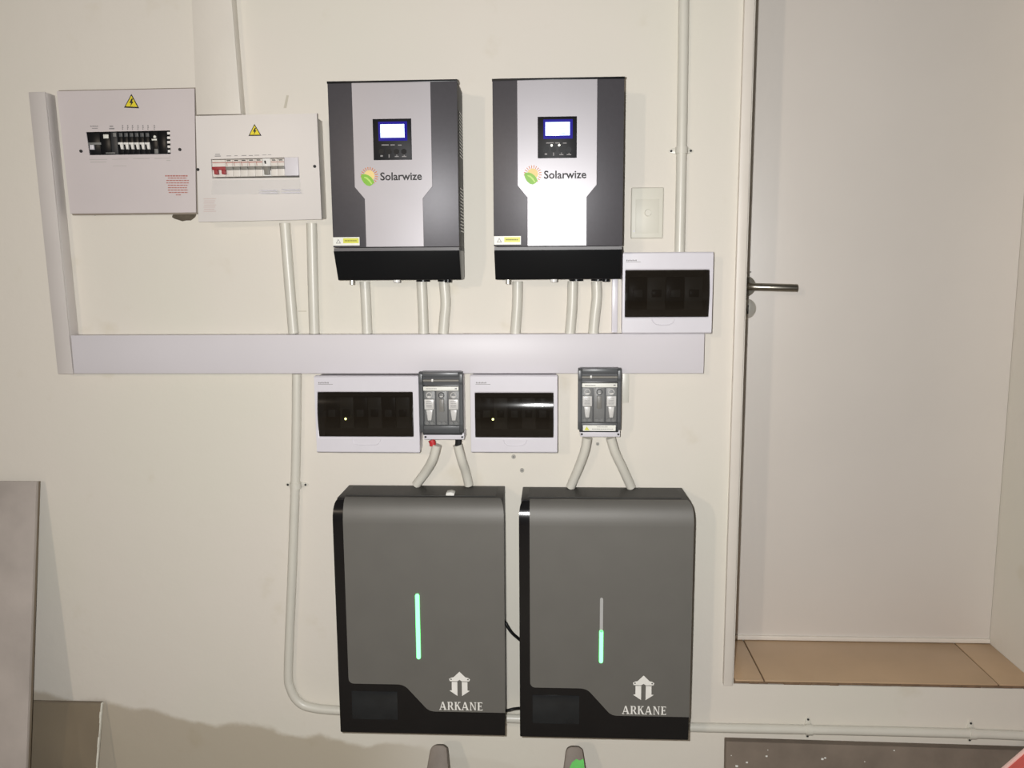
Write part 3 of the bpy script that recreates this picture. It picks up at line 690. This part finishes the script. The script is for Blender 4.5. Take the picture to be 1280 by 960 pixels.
low += arc(k1, Vector((.016, 0)), dr*.014)+arc(k2, dr*.012, Vector((.014, 0)))
zf = bzt+.0012-.052
low += [(gx1, gb), (gx1, zf), (gx0, zf)]
m = MB().prism(low, DBF-.001, DBF+o1)
K = 14; PO = prof(o1, bzt+.0012, 0, K)[:-1]; PI_ = [(d-.003, z-.002) for d, z in PO][::-1]; PI_[0] = (DBF-.001, zf)
ins = inset(K)
m.loft(PO+PI_, [gx0]*(2*(K+1)), [gx1-i for i in ins]+[gx1-i for i in ins[::-1]])
face = m.build('grey_face', BATG, bat, 30)
dF = DBF+o1
# light bar
q_ = RC(520.2, 742, 524.8, 823, dF)
def bar(name, x0, x1, z0, z1, m_, par):
    h = (x1-x0)/2; P = [((x0+x1)/2+h*math.cos(t), z1-h+h*math.sin(t)) for t in [PI*i/8 for i in range(9)]]+[((x0+x1)/2-h*math.cos(t), z0+h-h*math.sin(t)) for t in [PI*i/8 for i in range(9)]]
    return MB().prism(P, dF-.001, dF+.0018).build(name, m_, par)
# logo: gabled portal with down-pointing legs
u = U(574.5, 855, dF); k = (DIST-dF)/F
def logo():
    c, z = u; g = lambda pts: [(c+a_*k, z+b_*k) for a_, b_ in pts]
    m = MB()
    m.prism(g([(0, 17.5), (-8, 9.5), (-11, 9), (-14, 7), (-13, 4), (-10, 4), (-3, 4), (0, 6), (3, 4), (10, 4), (13, 4), (14, 7), (11, 9), (8, 9.5)]), dF, dF+.0005)
    for s in (-1, 1):
        P = [(s*3, 3), (s*10.5, 3), (s*10.5, -9), (s*13.5, -9.5), (s*3, -17)]
        m.prism(g(P if s > 0 else P[::-1]), dF, dF+.0005)
    o = m.build('portal_emblem', LOGOW, bat)
    for s in (-1, 1): MB().disc(c+s*11.3*k, z+6.6*k, dF+.0005, dF+.0007, 1.1*k, 10).build('emblem_dot', BATG, o)
logo()
# serif capitals
def serif(word, rect, d, mt_, par):
    S = .17
    GL = {'A': (1.0, [[(.02, 0), (.12, 0), (.50, 1), (.40, 1)], [(.38, 1), (.58, 1), (.98, 0), (.74, 0)], [(.22, .28), (.75, .28), (.72, .38), (.26, .38)], [(-.06, 0), (.28, 0), (.28, .06), (-.06, .06)], [(.60, 0), (1.06, 0), (1.06, .06), (.60, .06)]]),
          'R': (.88, [[(.08, 0), (.30, 0), (.30, 1), (.08, 1)], [(.0, 0), (.40, 0), (.40, .06), (.0, .06)], [(0, .94), (.3, .94), (.3, 1), (0, 1)], [(.3, .93), (.55, .93), (.62, 1), (.3, 1)], [(.3, .46), (.6, .46), (.55, .53), (.3, .53)], [(.55, .46), (.72, .52), (.80, .66), (.80, .80), (.72, .94), (.55, 1), (.5, .93), (.57, .86), (.58, .62), (.5, .5)], [(.38, .5), (.58, .5), (.94, .0), (.70, .0)], [(.68, 0), (.98, 0), (.98, .05), (.68, .05)]]),
          'K': (.92, [[(.08, 0), (.30, 0), (.30, 1), (.08, 1)], [(0, 0), (.38, 0), (.38, .06), (0, .06)], [(0, .94), (.38, .94), (.38, 1), (0, 1)], [(.30, .45), (.30, .58), (.66, .97), (.78, .97)], [(.36, .56), (.50, .70), (.96, 0), (.70, 0)], [(.55, .94), (.90, .94), (.90, 1), (.55, 1)], [(.66, 0), (1.02, 0), (1.02, .06), (.66, .06)]]),
          'N': (.98, [[(.10, 0), (.20, 0), (.20, 1), (.10, 1)], [(.08, 1), (.30, 1), (.88, 0), (.76, 0)], [(.78, 0), (.88, 0), (.88, 1), (.78, 1)], [(0, 0), (.32, 0), (.32, .06), (0, .06)], [(0, .94), (.24, .94), (.24, 1), (0, 1)], [(.66, .94), (1.0, .94), (1.0, 1), (.66, 1)]]),
          'E': (.80, [[(.08, 0), (.30, 0), (.30, 1), (.08, 1)], [(0, 0), (.74, 0), (.78, .22), (.66, .08), (0, .07)], [(0, .93), (.64, .93), (.72, .78), (.72, 1), (0, 1)], [(.3, .47), (.56, .47), (.56, .55), (.3, .55)], [(.52, .38), (.58, .38), (.58, .64), (.52, .64)]])}
    tot = sum(GL[c][0] for c in word)+S*(len(word)-1); x0, x1, z0, z1 = rect; sx = (x1-x0)/tot; x = 0; m = MB()
    for j, c in enumerate(word):
        for i, st in enumerate(GL[c][1]): m.prism([(x0+(x+a_)*sx, z0+b_*(z1-z0)) for a_, b_ in st], d, d+.0005+.00001*i)
        x += GL[c][0]+S
    return m.build('lettering', mt_, par)
serif('ARKANE', (U(549.5, 880, dF)[0], U(603.5, 880, dF)[0], U(576, 887.6, dF)[1], U(576, 877.5, dF)[1]), dF, LOGOW, bat)
# display in the lower corner
q_ = RC(440, 864, 497, 899, DBF)
dg = MB().box(q_[0], q_[1], DBF-.001, DBF+.0006, q_[2], q_[3], .0003).build('display_glass', mat('dark_display_glass', (34, 36, 38), .06, var=.2, scale=20), bat)
MB().box(bx0+.03, bx0+.06, .0, .02, bzb-.004, bzb+.003).build('wall_bracket', BLACKM, bat)
bat['tmp'] = 0; del bat['tmp']
boff = Vector((U(752.5, 800, DBF)[0]-U(522.5, 800, DBF)[0]+.0005, 0, U(752, 923.5, DBF)[1]-U(530, 918, DBF)[1]))
bat2 = copy_tree(bat, None, (), boff); bat2['label'] = 'right grey and black wall battery, light bar lit only in its lower half'
lb = bar('light_bar', q_[0]*0+RC(520, 742, 525, 823, dF)[0], RC(520, 742, 525, 823, dF)[1], U(522, 823.5, dF)[1], U(522, 742, dF)[1], LEDG, bat)
r1 = RC(749.2, 747, 754, 829, dF); zm = U(751, 787, dF)[1]
bar('unlit_bar', r1[0]+.0008, r1[1]-.0008, zm-.006, U(751, 747, dF)[1], BARW, bat2)
bar('light_bar', r1[0], r1[1], U(751, 828.5, dF)[1], zm, LEDG, bat2)
# chip of plaster on the left battery
u = U(565, 611, .06); random.seed(2)
tag(MB().prism([(u[0]-.010, bzt+.0008), (u[0]+.009, bzt+.0008), (u[0]+.010, bzt+.006), (u[0]+.002, bzt+.009), (u[0]-.009, bzt+.007)], .075, .098, .001).build('plaster_chip', CHIP), 'small white chip lying on top of the left battery', 'plaster chip')

# ------------------------------------------------------------------ small things on the wall
q_ = RC(789, 234, 829.5, 298, .012)
sp_ = thing('switch_plate', 'pale upright wall plate with a small round button beside the right inverter', 'switch plate', ((q_[0]+q_[1])/2, 0, q_[2]))
MB().box(q_[0], q_[1], 0, .010, q_[2], q_[3], .003, 3).build('plate', PLATE, sp_)
MB().box(q_[0]+.010, q_[1]-.010, .0098, .0112, q_[2]+.012, q_[3]-.026, .0006).build('raised_centre', PLATE, sp_)
u = U(810, 266, .012); MB().disc(u[0], u[1], .0110, .0145, .0078, 24, .0070).build('round_button', PLATE, sp_)
m = MB(); m.disc(U(792.5, 289, .012)[0], U(792.5, 289, .012)[1], .009, .0112, .002, 10); m.build('screw_cap', WHITE, sp_)
def plug(px, py, label, r=.0052):
    u = U(px, py, .002); t = thing('wall_plug', label, 'wall plug', (u[0], 0, u[1]-r), 'wall plugs')
    MB().disc(u[0], u[1], 0, .0026, r, 12).build('collar', PLUG, t); MB().disc(u[0], u[1], .0026, .0031, r*.4, 10).build('socket_hole', MIDG, t)
plug(642, 571, 'grey wall plug just below the middle breaker box'); plug(652.5, 588, 'grey wall plug just above the gap between the batteries')
plug(747, 555, 'grey wall plug between the two conduit legs of the labelled fuse switch', .004)
plug(118.5, 268.5, 'tiny dark wall plug under the oldest fuse box', .0022)
SM = mat('old_glue', (194, 187, 172), .8)
u = U(357, 127, 0); tag(MB().prism([(u[0]-.005, u[1]-.014), (u[0]+.001, u[1]-.014), (u[0]+.008, u[1]+.013), (u[0]+.003, u[1]+.014)], 0, .0006).build('paint_smear', SM), 'slanted grey smear on the wall above the smaller fuse box', 'smear')
u = U(379, 389, 0); tag(MB().box(u[0]-.012, u[0]+.008, 0, .0006, u[1]-.001, u[1]+.001).build('paint_smear', SM), 'thin grey level smear between the two fuse box conduits', 'smear')
u = U(540, 930, 0)

# ------------------------------------------------------------------ things leaning at the foot of the wall
def leaning(name, label, cat, pxl, pxr, pytop, dtop, slope, thick, m, zf=0.0, grp=None, mk=None):
    """flat slab whose foot stands out from the wall; slope = metres out per metre down"""
    xa, za = U(pxr[0], pytop, dtop); xl = U(pxl, pytop, dtop)[0]
    L = za/math.cos(math.atan(slope)); th = math.atan(slope)
    rot = Matrix.Translation((0, -dtop, za)) @ Matrix.Rotation(-th, 4, 'X')
    t = thing(name, label, cat, ((xl+xa)/2, -(dtop+slope*za), 0), grp)
    return t, xl, xa, L-.002, rot
t, xl, xa, L, rot = leaning('stone_tile', 'tall grey stone tile leaning against the wall at the far left', 'tile', -140, (47, 0), 601.5, .022, .20, .012, STONE)
MB().box(xl, xa, -.005, .005, -L, 0, .0008, xf=rot).build('glazed_face', STONE, t)
MB().box(xl+.001, xa-.0002, -.012, -.0052, -L, -.0005, xf=rot).build('tile_body', TILEBACK, t)
t, xl, xa, L, rot = leaning('glass_pane', 'dusty glass pane with chipped white edge leaning behind the tall stone tile', 'glass pane', -60, (128, 0), 877.5, .012, .30, .005, GLASS)
MB().box(xl, xa, -.003, .003, -L, 0, xf=rot).build('pane', GLASS, t)
m = MB(); random.seed(9); z = 0
while z > -L+.03:
    h = random.uniform(.012, .035); m.box(xa-.0005-random.uniform(0, .003), xa+.0012, -.0035, .0042, max(z-h, -L), z, .0004, xf=rot); z -= h
m.build('chipped_edge', GLEDGE, t)
m = MB().box(xl, xa, -.0035, .0042, -.0025, .0008, xf=rot); m.build('top_edge', TILEBACK, t)
xl, za = U(906.5, 924, .012); slope = .12; th = math.atan(slope); L = za/math.cos(th)-.002
rot = Matrix.Translation((0, -.012, za)) @ Matrix.Rotation(-th, 4, 'X') @ Matrix.Translation((xl, 0, 0)) @ Matrix.Rotation(math.radians(.55), 4, 'Y')
t = thing('dusty_board', 'rough grey dusty board leaning low against the wall under the step', 'board', (xl+.4, -.012-slope*za, 0))
MB().box(0, .95, -.012, .012, -L+.012, 0, .0015, xf=rot).build('board_face', BOARD, t)
m = MB(); random.seed(11)
for i in range(9):
    x, z, s = random.uniform(.005, .5), -random.uniform(.004, .06), random.uniform(.0008, .0024)
    m.box(x-s*1.3, x+s*1.3, .0122, .0135, z-s, z+s, .0003, xf=rot)
m.build('plaster_flecks', CHIP, t)['kind'] = 'stuff'

def post(pxc, pytop, label, green):
    dt = .055; c, z = U(pxc, pytop, dt); th = math.atan(.5); L = z/math.cos(th)-.004
    rot = Matrix.Translation((c, -dt, z)) @ Matrix.Rotation(-th, 4, 'X')
    t = thing('steel_post', label, 'post', (c, -dt-.5*z, 0), 'tapered posts below the batteries')
    P = [(-.017, -.004), (-.008, 0), (.010, 0), (.019, -.006), (.026, -.055), (.036, -.16), (.040, -L), (-.040, -L), (-.034, -.16), (-.027, -.055), (-.021, -.012)]
    MB().prism(P, -.014, .014, .003, xf=rot).build('post_body', POST, t)
    if green:
        MB().prism([(-.006, -.034), (.004, -.027), (.012, -.030), (.021, -.026), (.023, -.045), (.030, -.10), (.002, -.10), (-.002, -.055), (-.012, -.046)], .0142, .0150, xf=rot).build('green_patch', GREENT, t)
post(549.5, 930.5, 'plain grey tapered post leaning below the left battery', False)
post(718, 932.5, 'grey tapered post with bright green patch leaning below the right battery', True)
u = U(1281, 948, .30)
t = thing('red_crate', 'faded red plastic crate corner peeking in at the bottom right', 'crate', (u[0]+.12, -.30, 0))
rt = Matrix.Translation((u[0], -.30, u[1])) @ Matrix.Rotation(math.radians(-38), 4, 'Y') @ Matrix.Rotation(math.radians(10), 4, 'Z')
MB().box(-.05, .30, -.02, .02, -.14, -.006, .004, xf=rt).build('crate_wall', REDC, t)
MB().box(-.055, .305, -.0235, -.0165, -.010, -.002, .001, xf=rt).build('pale_rim', mat('pale_pink_rim', (226, 190, 180), .5), t)
